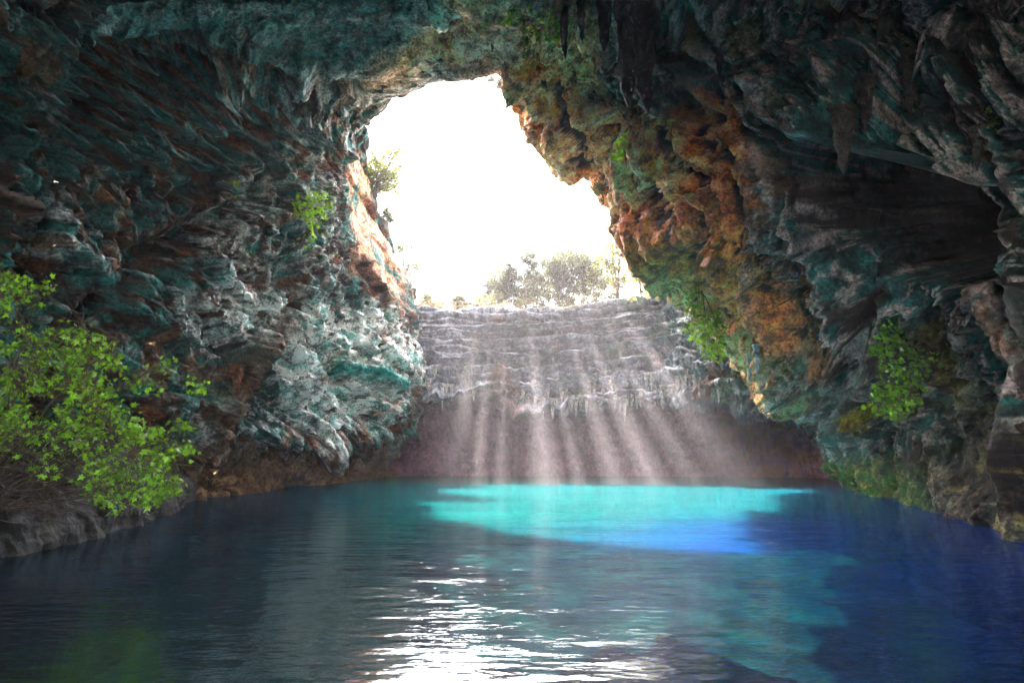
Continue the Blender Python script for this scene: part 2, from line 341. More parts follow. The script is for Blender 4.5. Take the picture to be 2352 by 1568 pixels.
wl = sst(1062, 1076, V_ + 5 * n2); cL = mixc(cL, C(.16, .09, .04), wl * isL * .85)
cL = mixc(cL, BROWN * .9, line([(655, 740), (560, 850), (470, 1010)], 34) * .8)
cL = mixc(cL, C(.0, .34, .29), line([(770, 835), (860, 862), (930, 885)], 13, .2) * .95)
cC = mixc(C(.035, .16, .155) * ones, C(.13, .22, .22), sst(-.1, .4, n2 + .6 * n3)); 
cC = mixc(cC, mixc(C(.95, .55, .32) * ones, C(.92, .74, .58), sst(-.1, .3, n1)), sst(840, 1000, Uw + .9 * (V_ - 100)))
cC = mixc(cC, RUST, sst(.2, .45, n2 + .3 * n1) * sst(1000, 1060, Uw) * .8)
cC = mixc(cC, C(.16, .22, .24), line([(850, 240), (950, 200), (1060, 175), (1150, 165)], 22) * .75)
cR = mixc(DBROWN * ones, DTEAL, sst(-.15, .2, n1 + .3 * n4)); cR = mixc(cR, TEAL * 1.1, sst(-.08, .25, n2 + .3 * n4 + .3 * blob(1780, 200, 330, 260)))
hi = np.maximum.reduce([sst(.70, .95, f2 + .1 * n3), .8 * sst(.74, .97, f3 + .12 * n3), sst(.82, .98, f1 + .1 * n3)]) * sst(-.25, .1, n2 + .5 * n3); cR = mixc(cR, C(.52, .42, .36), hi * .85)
cR = mixc(cR, C(.17, .15, .03), sst(.2, .45, fbm(G, .4, 3, 161)) * .6)
tb = np.clip(sst(.36, .20, RR + .14 * wz + .05 * n2) * sst(27, 25.3, TT) + blob(1620, 330, 120, 150, 20) + blob(1290, 150, 130, 200), 0, 1)
tb *= 1 - blob(1760, 60, 330, 190)
cT = mixc(C(.96, .49, .25) * ones, C(.97, .70, .45), sst(.0, .35, n2 + .5 * n3)); cT = mixc(cT, C(.72, .25, .09), sst(.02, .26, n1 * .7 + n2 * .8 - .8 * crest + .18 * sst(1350, 1500, U)))
cT = mixc(cT, C(.82, .31, .13), sst(21.5, 23.2, TT) * sst(.06, .12, RR + .03 * n2) * .85)
cT = mixc(cT, C(.42, .15, .06), sst(21.6, 22.4, TT) * sst(24.9, 24.2, TT) * sst(-.2, .1, n2) * .85)
cT = mixc(cT, DBROWN, sst(.14, .4, -crest2 - crest + .3 * n3)); cR = mixc(cR, cT, tb)
rib = sst(.085, .05, np.abs(RR - .045) + .02 * n2 + .02 * n3) * sst(23.6, 24.6, TT) * sst(28.2, 27.2, TT)

low = sst(26.6, 27.6, TT) * sst(.30, .1, RR + .1 * n2); cR = mixc(cR, mixc(TEAL * .8 * ones, C(.55, .56, .55), sst(.08, .3, n3 + .5 * n2 + .7 * crest)), low * .85)
cR = mixc(cR, C(.95, .55, .30), rib * .85 * sst(-.4, .1, n3 + .3))
gr = sst(28.6, 29.3, TT + .4 * n2) * sst(.75, .1, RR); cR = mixc(cR, mixc(C(.05, .16, .02) * ones, C(.30, .30, .05), sst(0, .4, n3 + n2)), gr * .85)
br = sst(27.2, 28.6, TT) * sst(.3, .7, RR); cR = mixc(cR, mixc(DBROWN * ones, C(.24, .18, .07), sst(.0, .4, n3 + .6 * n2 + .6 * crest)), br * .8)
cR = mixc(cR, C(.20, .09, .045), line([(2170, 480), (2250, 640), (2330, 800)], 40) * sst(-.2, .2, n2 + n3) * .8)
cR = mixc(cR, DBROWN * .25, holl * .95)  # shade of the deep hollow painted in as near-black rock
moss = np.clip(blob(1965, 962, 62, 18, 8, 1.2, .4) + .8 * blob(2020, 1180 - 230, 50, 14) + .7 * blob(2240, 330, 26, 40), 0, 1); cR = mixc(cR, C(.38, .26, .03), moss * .9)
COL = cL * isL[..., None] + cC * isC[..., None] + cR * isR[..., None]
COL = mixc(COL, C(.30, .30, .26), sst(0, -.1, RR))
def slice_obj(name, j0, j1, label, cat):
    g = P[j0:j1 + 1]; c = COL[j0:j1 + 1]; me = mesh_np(name, g, grid_faces(*g.shape[:2])[:, ::(-1 if sg < 0 else 1)], np.clip(c, .004, .9))
    return tag(link(name, me, ROCK), label, cat, kind='structure')
ja = int(np.searchsorted(tt, 12.9)); jb = int(np.searchsorted(tt, 16.6))
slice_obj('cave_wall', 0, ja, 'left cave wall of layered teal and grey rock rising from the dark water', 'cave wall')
slice_obj('cave_ceiling', ja, jb, 'smooth grey green vault over the far edge of the sky opening', 'cave ceiling')
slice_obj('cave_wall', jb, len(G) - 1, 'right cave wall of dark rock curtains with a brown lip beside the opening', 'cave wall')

# ------------------------------------------------------------------ far cliff, its hollow and the ground on top
BC = [  # x, rim y, lip y, rim depth, depth of hollow wall
 (760,716,893,52.5,57), (960,716,893,52.3,57), (1080,719,905,52,57), (1200,716,930,52,57), (1320,706,935,51.6,57), (1420,694,925,51,57),
 (1500,672,912,49.5,56.5), (1600,610,905,47,55.5), (1700,560,915,45,54.5), (1800,540,938,43.5,53.5), (1900,560,950,42.5,52.5), (2050,600,960,42,52), (2300,600,960,42,52)]
rows = []
for x, yr, yl, D, Dh in BC:
    rim = W(x, yr, D); k = rim[0] / D
    def at(Y, z): return np.array([k * Y, Y, z])
    lipz = W(x, yl, D - 1.6)[2]; zr = rim[2]
    rows.append([np.array([k * D * 3, D + 160, zr + 14]), at(D + 30, zr + 2.5), at(D + 9, zr + .9), at(D + 2, zr + .25), rim, at(D - .3, zr - (zr - lipz) * .3), at(D - .9, zr - (zr - lipz) * .62),
                 at(D - 1.7, lipz), at(D + .6 * (Dh - D), lipz - .1), at(Dh - .6, lipz * .78), at(Dh, lipz * .35), at(Dh - .2, -.1), at(Dh - .5, -5)])
GB1, kb = crom(np.array(rows), [8, 14, 12, 18, 70, 70, 76, 30, 34, 44, 44, 14], axis=1)
GB, tb_ = crom(GB1, [40, 90, 90, 90, 80, 70, 90, 90, 90, 90, 60, 20], axis=0)
G = GB; U, V_ = proj(G); KB = np.broadcast_to(kb[None], G.shape[:2]); SPC = np.full(U.shape, .15)
wz = fbm(G, .22, 3, 240); Uw = U + 30 * wz; Vw = V_ + 22 * fbm(G, .3, 2, 244)
Nb = normals(G); s2 = np.sign((Nb[:, 200] * (np.array([0, 10, 5.]) - G[:, 200])).sum(-1).mean()); Nb *= s2
bedb = G[..., 2] * .97 - G[..., 0] * .055 * sst(-5, 12, G[..., 0])
b1 = bedb / 1.35 + .75 * fbm(G * C(1, 1, .5), .13, 4, 205); fb = b1 - np.floor(b1); st1 = np.minimum(fb / .75, (1 - fb) / .25)
b2 = bedb / .52 + .9 * fbm(G * C(1, 1, .5), .25, 4, 209); fb2 = b2 - np.floor(b2); st2 = np.minimum(fb2 / .7, (1 - fb2) / .3)
bid = noise(np.stack([np.floor(b1) * 3.1, G[..., 0] * .35, G[..., 1] * .1], -1), 1, 202); bid2 = noise(np.stack([np.floor(b2) * 5.7, G[..., 0] * 1.0, G[..., 1] * .2], -1), 1, 204)
mid = fbm(G, .3, 3, 211); fin = fbm(G, 1.2, 3, 231); drip = fbm(G * C(1, 1, .22), 1.1, 3, 233, ridge=True)
face = sst(3.6, 4.2, KB) * sst(9, 8, KB); cave_ = sst(7.6, 8.6, KB); top = 1 - sst(3.5, 4.1, KB)
rt = sst(1470, 1600, U)
d = face * (1.3 * (st1 - .5) * (.5 + 1.4 * sst(-.3, .4, fbm(G, .12, 2, 260))) + .5 * (st2 - .5) * (.4 + sst(-.2, .3, fbm(G, .2, 2, 262))) + .22 * bid + .12 * bid2 + .35 * fbm(G, .7, 4, 264) + .9 * fbm(G, .09, 2, 266)) * (1 - .5 * rt) + .55 * mid + .14 * fin + .35 * drip * sst(4.8, 6.6, KB) * face + rt * face * (.9 * drip + .9 * fbm(G, .5, 2, 236))
d += cave_ * (.5 * (bid) + .25 * drip + .35 * fbm(G, .25, 2, 239))
d += top * .3 * fbm(G, .25, 3, 241)
ledge = face * sst(.0, .0001, V_ - 868) * 0
PB = G + Nb * d[..., None]; PB[..., 2] -= (1.3 * np.maximum(fbm(G * C(1, .3, 0), .55, 4, 270), -.1) + .5 * fbm(G * C(1, .3, 0), .12, 2, 272)) * sst(5.6, 7, KB) * sst(8.2, 7.1, KB); cr = d - blur(d, 5)
n1 = fbm(G, .3, 4, 301); n2 = fbm(G, .9, 3, 311); n3 = fbm(G, 2.2, 3, 321)
c = mixc(C(.15, .165, .195) * np.ones(U.shape + (1,)), C(.36, .36, .40), sst(-.15, .3, n3 + n2 + .8 * cr)); c = mixc(c, C(.20, .23, .22), sst(.05, .35, n1 + .2 * noise(G * C(.2, .2, 2.0), 1, 5)))
c = mixc(c, C(.42, .25, .20), sst(.2, .45, fbm(G * C(1, 1, .6), .35, 3, 331)) * .6)
c = mixc(c, mixc(C(.03, .10, .095) * np.ones(U.shape + (1,)), C(.50, .50, .52), sst(-.05, .25, n3 + .7 * n2 + .4 * cr)), rt * face * .85)
c = mixc(c, C(.22, .105, .075), rt * sst(.1, .35, n1 + .1) * sst(6.0, 7.0, KB) * .9)
c = mixc(c, C(.10, .11, .14), sst(.55, .8, 1 - np.abs(2 * (bedb * 2.3 + 1.2 * fbm(G * C(1, 1, .5), .25, 4, 209) - np.floor(bedb * 2.3 + 1.2 * fbm(G * C(1, 1, .5), .25, 4, 209))) - 1) + .5 * n3) * face * .55)
c = mixc(c, C(.22, .105, .14), sst(6.75, 7.6, KB + .5 * n1 + .25 * n2)); c = mixc(c, C(.20, .085, .05), cave_ * sst(1620, 1700, U) * sst(-.2, .3, n1 + n2) * .9)  # mauve of the hazy air painted into the hollow's rock; brown rock at right
c = mixc(c, mixc(C(.20, .17, .08) * np.ones(U.shape + (1,)), C(.34, .24, .15), sst(-.1, .3, n2)), top)
fB = grid_faces(*PB.shape[:2]); 
k4 = int(np.searchsorted(kb, 3.7))
def sliceB(name, a, b, label, cat):
    g = PB[:, a:b + 1]; cc = c[:, a:b + 1]; me = mesh_np(name, g, grid_faces(*g.shape[:2]), np.clip(cc, .004, .9))
    return tag(link(name, me, ROCKB), label, cat, kind='structure')
sliceB('ground', 0, k4, 'dry scrubby ground above the far cliff under the trees', 'ground')
sliceB('cliff', k4, PB.shape[1] - 1, 'pale layered far cliff overhanging a dark purple hollow at the water', 'cliff')

# ------------------------------------------------------------------ water and lake bed
yy = np.concatenate([np.linspace(-12, 2.6, 14), np.geomspace(2.75, 66, 780)]); xx = np.linspace(-1, 1, 700)
xx = np.sign(xx) * (.75 * np.abs(xx) + .25 * np.abs(xx) ** 3)
Y = np.broadcast_to(yy[:, None], (len(yy), 700)); X = xx[None] * (1.15 * np.abs(Y) + 11); WP = np.stack([X, Y, X * 0], -1)
wv = 0
for f, a, sx, s in ((.5, .013, .45, 1), (.95, .0085, .4, 2), (1.9, .0052, .42, 3), (3.6, .0034, .5, 4), (7, .0022, .55, 5)):
    fd = np.clip(1 / (f * np.clip(Y, 2, 99) * .006) - 1, 0, 1)
    q = np.stack([X * sx + .25 * noise(WP, .3, 60 + s), Y * 1.0 + X * .10 * (s % 3 - 1), X * 0 + s], -1)
    n = noise(q, f, 70 + s); wv = wv + a * (1 - 1.6 * np.abs(n) if s in (2, 3) else n) * fd
WP[..., 2] = wv * .85
nw = fbm(WP, .14, 3, 80); nw2 = fbm(WP, .6, 3, 84)
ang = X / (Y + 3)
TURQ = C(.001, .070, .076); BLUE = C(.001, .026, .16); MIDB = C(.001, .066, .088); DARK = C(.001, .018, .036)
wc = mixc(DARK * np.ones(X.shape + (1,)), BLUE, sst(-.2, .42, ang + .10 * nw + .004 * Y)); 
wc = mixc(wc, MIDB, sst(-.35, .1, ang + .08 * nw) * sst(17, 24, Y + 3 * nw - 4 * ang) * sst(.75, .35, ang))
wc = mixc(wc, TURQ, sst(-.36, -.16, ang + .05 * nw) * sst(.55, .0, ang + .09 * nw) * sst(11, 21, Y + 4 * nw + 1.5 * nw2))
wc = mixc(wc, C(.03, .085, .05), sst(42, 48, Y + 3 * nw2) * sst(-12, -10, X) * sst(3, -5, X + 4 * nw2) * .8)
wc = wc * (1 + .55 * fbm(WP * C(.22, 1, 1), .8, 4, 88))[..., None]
wm, n, out = nodes('lake_water'); N = n.nodes.new; L = n.links.new
at = N('ShaderNodeAttribute'); at.attribute_name = 'Col'; geo = N('ShaderNodeNewGeometry')
mp = N('ShaderNodeMapping'); mp.inputs['Scale'].default_value = (.42, 1, 1); L(geo.outputs['Position'], mp.inputs[0])
w1 = N('ShaderNodeTexNoise'); w1.inputs['Scale'].default_value = 7; w1.inputs['Detail'].default_value = 4; L(mp.outputs[0], w1.inputs['Vector'])
w2 = N('ShaderNodeTexNoise'); w2.inputs['Scale'].default_value = 1.6; w2.inputs['Detail'].default_value = 3; L(mp.outputs[0], w2.inputs['Vector'])
sm = N('ShaderNodeMath'); sm.operation = 'MULTIPLY_ADD'; L(w2.outputs[0], sm.inputs[0]); sm.inputs[1].default_value = 3.0; L(w1.outputs[0], sm.inputs[2])
bp = N('ShaderNodeBump'); bp.inputs['Strength'].default_value = .5; bp.inputs['Distance'].default_value = .022; L(sm.outputs[0], bp.inputs['Height'])
fr = N('ShaderNodeFresnel'); fr.inputs['IOR'].default_value = 1.33; L(bp.outputs[0], fr.inputs['Normal'])
df = N('ShaderNodeSubsurfaceScattering'); df.falloff = 'BURLEY'; df.inputs['Scale'].default_value = 2.0; df.inputs['Radius'].default_value = (.4, 1.3, 1.6); L(at.outputs['Color'], df.inputs[0]); L(bp.outputs[0], df.inputs['Normal'])
tr = N('ShaderNodeBsdfTransparent'); tr.inputs[0].default_value = (.10, .50, .58, 1)
gl = N('ShaderNodeBsdfGlossy'); gl.inputs['Roughness'].default_value = .04; L(bp.outputs[0], gl.inputs['Normal'])
m1 = N('ShaderNodeMixShader'); m1.inputs[0].default_value = .40; L(df.outputs[0], m1.inputs[1]); L(tr.outputs[0], m1.inputs[2])
m2 = N('ShaderNodeMixShader'); fm = N('ShaderNodeMath'); fm.operation = 'MULTIPLY'; fm.inputs[1].default_value = .38; L(fr.outputs[0], fm.inputs[0]); L(fm.outputs[0], m2.inputs[0]); L(m1.outputs[0], m2.inputs[1]); L(gl.outputs[0], m2.inputs[2]); L(m2.outputs[0], out.inputs[0])
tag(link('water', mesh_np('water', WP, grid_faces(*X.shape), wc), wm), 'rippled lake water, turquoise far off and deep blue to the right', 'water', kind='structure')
gx = np.linspace(-60, 60, 160); gy = np.linspace(-14, 70, 140); BX, BY = np.meshgrid(gx, gy, indexing='ij'); BP = np.stack([BX, BY, BX * 0], -1)
bz = -3.6 + .8 * fbm(BP, .12, 3, 90) + .35 * fbm(BP, .6, 3, 94) + 1.2 * sst(-1, -9, BX) * sst(18, 6, BY); BP[..., 2] = bz
bc = mixc(C(.05, .07, .06) * np.ones(BX.shape + (1,)), C(.22, .24, .18), sst(-.1, .4, fbm(BP, .5, 3, 97)))
tag(link('lake_bed', mesh_np('lake_bed', BP, grid_faces(160, 140), bc), ROCKB), 'rocky lake bed under the water', 'lake bed', kind='structure')
bpy.context.view_layer.update()
DG = bpy.context.evaluated_depsgraph_get()
def hit(x, y):
    """where the line of sight (x, y) meets the rock"""
    o = Vector((0, 0, CAMH)); d = (Vector(W(x, y, 10.0)) - o).normalized()
    ok, loc, nr, *_ = sc.ray_cast(DG, o, d)
    return (np.array(loc), np.array(nr)) if ok else (W(x, y, 50.), np.array([0, -1., 0]))

exec_parts = True
# ------------------------------------------------------------------ stalactites
def stalactite(name, top, tip, r, col, label, group=None, lobes=1, flat=1.0, seed=0, sides=14, n=26, mat=None, pw=.62):
    """a ribbed, tapering stone spike from top to tip"""
    top = np.array(top, float); tip = np.array(tip, float); L_ = np.linalg.norm(tip - top); mb = MB()
    rs = np.random.default_rng(seed)
    for k in range(lobes):
        s = np.linspace(0, 1, n); off = np.array([rs.uniform(-.55, .55), rs.uniform(-.3, .3), 0]) * r * (k > 0)
        sc_ = 1 if k == 0 else rs.uniform(.45, .85); ln = 1 if k == 0 else rs.uniform(.5, .9)
        ax = (top + off)[None] + s[:, None] * (tip - top)[None] * ln; ax[:, 0] += off[0] * s * .3
        wob = noise(np.stack([s * 3 + seed, s * 0 + k, s * 0], -1), 1, 5)[:, None] * r * .28 * s[:, None]
        ax[:, :2] += np.concatenate([wob, wob * .4], 1)
        rad = r * sc_ * (1 - s) ** pw * (1 + .25 * np.exp(-s * 9)) + .004
        th = np.linspace(0, 2 * math.pi, sides, endpoint=False)
        V = ax[:, None] + rad[:, None, None] * np.stack([np.cos(th)[None] + 0 * s[:, None], flat * np.sin(th)[None] + 0 * s[:, None], 0 * th[None] + 0 * s[:, None]], -1)
        nn = fbm(V * np.array([1, 1, .3]), .9 / r, 3, seed % 50 + 7) + .35 * np.sin(ax[:, None, 2] * 5 / r * .6 + th[None] * 2)
        V = V + (V - ax[:, None]) * (nn * .6)[..., None]
        i = np.arange(n * sides).reshape(n, sides); j = np.roll(i, -1, 1)
        cc = np.asarray(col) * (1 + .45 * fbm(V, 1.5 / r, 2, 3))[..., None]
        mb.add(V, np.stack([i[:-1], i[1:], j[1:], j[:-1]], -1).reshape(-1, 4), np.clip(cc, .003, .9).reshape(-1, 3))
    o = mb.build(name, mat or STAL, None, origin=top); o.location = top
    return tag(o, label, 'stalactite', group)
DARKST = C(.016, .014, .016)
for (x, yt, D, wpx, lob, lab) in [
    (1447, 250, 18.2, 34, 4, 'large dark left fang of the twin stalactites hanging at the top of the picture'),
    (1487, 264, 17.9, 36, 4, 'longest dark stalactite, right fang of the twin at the top of the picture'),
    (1299, 138, 19.8, 17, 2, 'lone dark spike stalactite hanging just right of the trailing green vine'),
    (1336, 96, 19.5, 17, 2, 'short dark stalactite between the lone spike and the broader one beside it'),
    (1386, 120, 19.0, 24, 3, 'broad dark stalactite left of the twin fangs'),
    (1655, 185, 19.5, 13, 1, 'small dark stub stalactite right of the twin fangs over brown rock'),
    (1112, 58, 24.5, 9, 2, 'thin brown stalactite on the pale ceiling above the opening'),
    (1130, 122, 25.5, 10, 2, 'brown ribbed stalactite on the ceiling directly above the corner of the opening')]:
    tip = W(x, yt, D); top = tip.copy(); top[2] = W(x, -190 if x < 1600 and D < 22 else yt - 130, D)[2] + .4
    stalactite('stalactite', top, tip, wpx / F * D, DARKST if D < 22 else C(.16, .075, .045), lab, 'dark stalactites hanging by the sky opening', lob, .8, int(x), pw=.38)
for (x, yt, L_, wd, lab) in [
    (1938, 400, 130, 26, 'rough hanging rock tongue over the black hollow of the right wall'),
    (1988, 305, 110, 20, 'pale edged rock tongue above the black hollow, right of the rough tongue'),
    (2092, 262, 120, 24, 'stubby rock tongue at the upper right above the blue green rock'),
    (2245, 395, 90, 15, 'small rock tongue at the top right edge of the black hollow'),
    (1562, 798, 40, 6, 'white icicle shaped stalactite left of the fern like green plant'),
    (1545, 790, 30, 5, 'short white stalactite beside the icicle shaped one, left of the green plant'),
    (1610, 815, 60, 6, 'thin white stalactite directly left of the hanging green plant'),
    (1722, 885, 80, 9, 'white flowstone stalactite under the pale rib on the right'),
    (1738, 860, 60, 8, 'shorter white flowstone stalactite right of the long one under the pale rib'),
    (545, 940, 90, 13, 'brown rock spike on the ridge in the middle of the left wall'),
    (1722, 1060, 66, 9, 'rusty rock spike in the hollow right of the light shafts')]:
    p, _ = hit(x, yt - L_ * .8); D = p[1] - (.4 if L_ > 55 else .1); tip = W(x, yt, D); top = W(x, yt - L_ * 1.15, D)
    big_ = 'tongue' in lab; cc = C(.06, .052, .04) if big_ else (C(.62, .62, .64) if 'white' in lab else C(.20, .09, .05))
    stalactite('stalactite', top, tip, wd / F * D, cc, lab, 'stalactites on the right wall' if x > 1400 else None, 3 if big_ else 2, .8, int(x))
ORD = ['first', 'second', 'third', 'fourth', 'fifth', 'sixth', 'seventh', 'eighth', 'ninth', 'tenth', 'eleventh', 'twelfth', 'thirteenth', 'fourteenth', 'fifteenth', 'sixteenth']
def lipline(x): return np.interp(x, [960, 1080, 1200, 1320, 1420, 1500, 1600, 1700, 1800, 1880], [893, 905, 930, 935, 925, 912, 905, 915, 938, 950])
rs = random.Random(5); grp = [('at the far overhang\'s left end', 975, 1090), ('in the comb under the far overhang', 1180, 1330), ('in the fringe right of the far comb', 1330, 1500), ('at the far overhang\'s right end', 1500, 1660)]
for gi, (where, x0, x1) in enumerate(grp):
    for k in range(16 if gi else 8):
        x = x0 + (x1 - x0) * (k + rs.uniform(.1, .9)) / (16 if gi else 8); up = rs.choice([0, 0, 8, -26, -40]); L_ = rs.uniform(14, 34) * (1.5 if k % 7 == 2 else 1)
        y0 = lipline(x) - 3 - up * (up > 0) + (up if up < 0 else 0); p, _ = hit(x, y0 - 3); D = p[1] - .05
        stalactite('stalactite', W(x, y0 - 16, D), W(x, y0 + L_, D), rs.uniform(4.0, 7.0) / F * D, C(.50, .47, .46), 'small pale stalactite ' + where + ', ' + ORD[k] + ' from left', 'small pale stalactites ' + where, 1, .9, gi * 40 + k, 7, 12)

# ------------------------------------------------------------------ plants
def leafshape(kind):
    if kind == 'fig':       # palmate, five lobes, slightly folded
        ang = np.array([-150, -120, -95, -62, -40, -14, 0, 14, 40, 62, 95, 120, 150]); rad = np.array([.30, .52, .34, .74, .42, .62, 1.0, .62, .42, .74, .34, .52, .30])
    elif kind == 'round':
        ang = np.array([-150, -110, -70, -45, -20, 0, 20, 45, 70, 110, 150]); rad = np.array([.25, .5, .62, .7, .8, 1.0, .8, .7, .62, .5, .25])
    else:
        ang = np.array([-160, -60, -15, 0, 15, 60, 160]); rad = np.array([.1, .35, .75, 1, .75, .35, .1])
    a = np.radians(ang); V = np.stack([rad * np.sin(a), rad * np.cos(a) + .25, -.16 * np.abs(rad * np.sin(a)) - .12 * (rad * np.cos(a)) ** 2], -1)
    V = np.concatenate([[[0, .25, .02]], V]); m = len(ang)
    Fq = np.array([[0, i + 1, i + 2, i + 2] for i in range(m - 1)])
    return V, np.array([[0, i + 1, i + 2] for i in range(m - 1)])
def leaves(P, size, col, kind='fig', droop=.5, seed=0, face=(0, -1, .5), spread=.8):
    """leaf blades at points P as (verts, tris, colours)"""
    rs = np.random.default_rng(seed); V0, F0 = leafshape(kind); n = len(P)
    d = rs.normal(size=(n, 3)) * np.array([1, .8, .6]); d[:, 2] -= droop; d /= np.linalg.norm(d, axis=1)[:, None]
    up = np.asarray(face, float)[None] + rs.normal(size=(n, 3)) * spread; up -= d * (up * d).sum(1)[:, None]; up /= np.linalg.norm(up, axis=1)[:, None] + 1e-6
    sx = np.cross(d, up); s = size * rs.uniform(.55, 1.25, n)
    V = P[:, None] + s[:, None, None] * (V0[None, :, 0:1] * sx[:, None] + V0[None, :, 1:2] * d[:, None] + V0[None, :, 2:3] * up[:, None] * rs.uniform(.3, 1.6, (n, 1, 1)))
    Fa = (F0[None] + (np.arange(n) * len(V0))[:, None, None]).reshape(-1, 3)
    cc = np.asarray(col)[None] * (1 + .55 * noise(P, 1.6, 3))[:, None] * rs.uniform(.5, 1.4, (n, 1)) * (1 + rs.normal(size=(n, 3)) * .07)
    return V.reshape(-1, 3), Fa, np.repeat(np.clip(cc, .004, .8), len(V0), 0)
def inpoly(poly, x, y):
    c = np.zeros(len(x), bool); n = len(poly)
    for i in range(n):
        (x0, y0), (x1, y1) = poly[i], poly[(i + 1) % n]
        c ^= ((y0 > y) != (y1 > y)) & (x < (x1 - x0) * (y - y0) / (y1 - y0 + 1e-9) + x0)
    return c
def shrub(name, root, pts, nleaf, size, col, label, cat, kind='fig', mains=8, droop=.5, group=None, tuft=4, seed=0, twigcol=(.10, .075, .05), rtw=.01, face=(0, -1, .5), mat=None, spread=.8):
    """woody plant: bent stems from the root to clusters of leaves around pts"""
    rs = np.random.default_rng(seed); t = thing(name, root, label, cat, group); root = np.array(root, float)
    cen = pts[rs.choice(len(pts), max(4, nleaf // tuft))] if len(pts) > nleaf // tuft else pts
    st = MB(); paths = []; ends = cen[rs.choice(len(cen), mains, replace=len(cen) < mains)]
    for e in ends:
        s = np.linspace(0, 1, 9)[:, None]; L_ = np.linalg.norm(e - root); q = root + (e - root) * s + np.array([0, 0, 1.]) * (np.sin(s * math.pi) * L_ * rs.uniform(.02, .22)) + np.cumsum(rs.normal(size=(9, 3)), 0) * L_ * .02 * s
        st.tube(q, np.linspace(rtw * 2.2, rtw * .6, 9), 5, twigcol); paths.append(q)
    A = np.concatenate(paths)
    for e in cen:
        dd = np.linalg.norm(A - e, axis=1) + .8 * np.linalg.norm(A - root, axis=1) / (np.linalg.norm(e - root) + .1) * .2; a = A[np.argmin(dd)]; s = np.linspace(0, 1, 5)[:, None]
        q = a + (e - a) * s + rs.normal(size=3) * np.sin(s * math.pi) * .12 * np.linalg.norm(e - a); st.tube(q, np.linspace(rtw * .5, rtw * .25, 5), 3, twigcol)
    st.build('stem', BARK, t, origin=root)
    P_ = np.repeat(cen, tuft, 0) + rs.normal(size=(len(cen) * tuft, 3)) * size * .75
    V, Fa, cc = leaves(P_, size, col, kind, droop, seed, face, spread); mb = MB(); mb.add(V, Fa, cc); mb.build('foliage', mat or LEAF, t, origin=root, smooth=False)
    return t
def region(poly, D0, D1, n, seed=0, clump=None):
    rs = np.random.default_rng(seed); a = np.array(poly, float); x = rs.uniform(a[:, 0].min(), a[:, 0].max(), n * 6); y = rs.uniform(a[:, 1].min(), a[:, 1].max(), n * 6)
    k = inpoly(poly, x, y)
    if clump: k &= noise(np.stack([x, y, x * 0], -1), 1 / clump, seed) > -.25
    x, y = x[k][:n], y[k][:n]; return W(x, y, rs.uniform(D0, D1, len(x)))
FIG = C(.15, .33, .014)
# the rock bank that carries the big fig bush
bank = []
for i, (x, y, D) in enumerate([(-620, 1400, 11), (-350, 1330, 11), (-120, 1262, 13.0), (60, 1240, 14.6), (200, 1215, 16.8), (320, 1178, 20.5), (400, 1140, 25), (440, 1112, 33)]):
    p = W(x, y, D); p[2] = 0; out_ = np.array([-.75, .65, 0]); h = [4.2, 4.0, 3.4, 2.8, 2.4, 2.0, 1.6, 1.0][i]
    bank.append([p + [.6, -.5, -4], p + [.1, 0, -.2], p + [0, .1, .5], p + out_ * .6 + [0, 0, h * .6], p + out_ * 2.4 + [0, 0, h], p + out_ * 7 + [0, 0, h * .9], p + out_ * 8 + [0, 0, -4]])
g1, _ = crom(np.array(bank), [8, 16, 40, 50, 40, 20], axis=1); gb, _ = crom(g1, [50] * 7, axis=0)
nb = normals(gb); nb *= np.sign((nb * (np.array([3, 5, 6.]) - gb)).sum(-1).mean()); db = .5 * fbm(gb, .5, 3, 401, ridge=True) + .25 * fbm(gb * C(1, 1, .4), 1.6, 4, 405)
cb = mixc(C(.007, .006, .005) * np.ones(gb.shape[:2] + (1,)), C(.018, .015, .007), sst(0, .4, fbm(gb, 1.5, 3, 408)))
tag(link('rock_bank', mesh_np('rock_bank', gb + nb * db[..., None], grid_faces(*gb.shape[:2]), cb), ROCK), 'low dark rock bank at the left waterline under the fig bush', 'rock bank', kind='structure')
poly = [(-160, 560), (10, 612), (60, 660), (130, 730), (210, 765), (250, 800), (300, 870), (270, 905), (330, 960), (380, 1000), (430, 1040), (410, 1130), (340, 1170), (280, 1185), (200, 1130), (120, 1130), (60, 1080), (10, 1050), (-160, 1040)]
pts = region(poly, 11.2, 14.5, 1500, 3, 70)
extra = [region([(a - r_, b - r_ * .7), (a + r_, b - r_ * .7), (a + r_, b + r_ * .7), (a - r_, b + r_ * .7)], 11.8, 13.2, n_, 20 + i) for i, (a, b, r_, n_) in enumerate([(385, 840, 24, 10), (450, 885, 20, 8), (340, 880, 30, 12), (420, 975, 18, 7), (430, 1035, 20, 8), (360, 1060, 40, 20), (400, 1120, 22, 10), (330, 990, 40, 16), (300, 1110, 60, 26), (90, 660, 30, 14), (225, 780, 28, 12)])]
pts = np.concatenate([pts] + extra)
bush = shrub('fig_bush', W(-40, 1190, 14.2), pts, 12000, .102, FIG, 'big bright green fig bush leaning over the water at the left edge', 'bush', 'fig', 34, .35, None, 3, 11, rtw=.016, spread=.9)
tw = MB(); rs_ = np.random.default_rng(12); org = W(-40, 1190, 14.2)
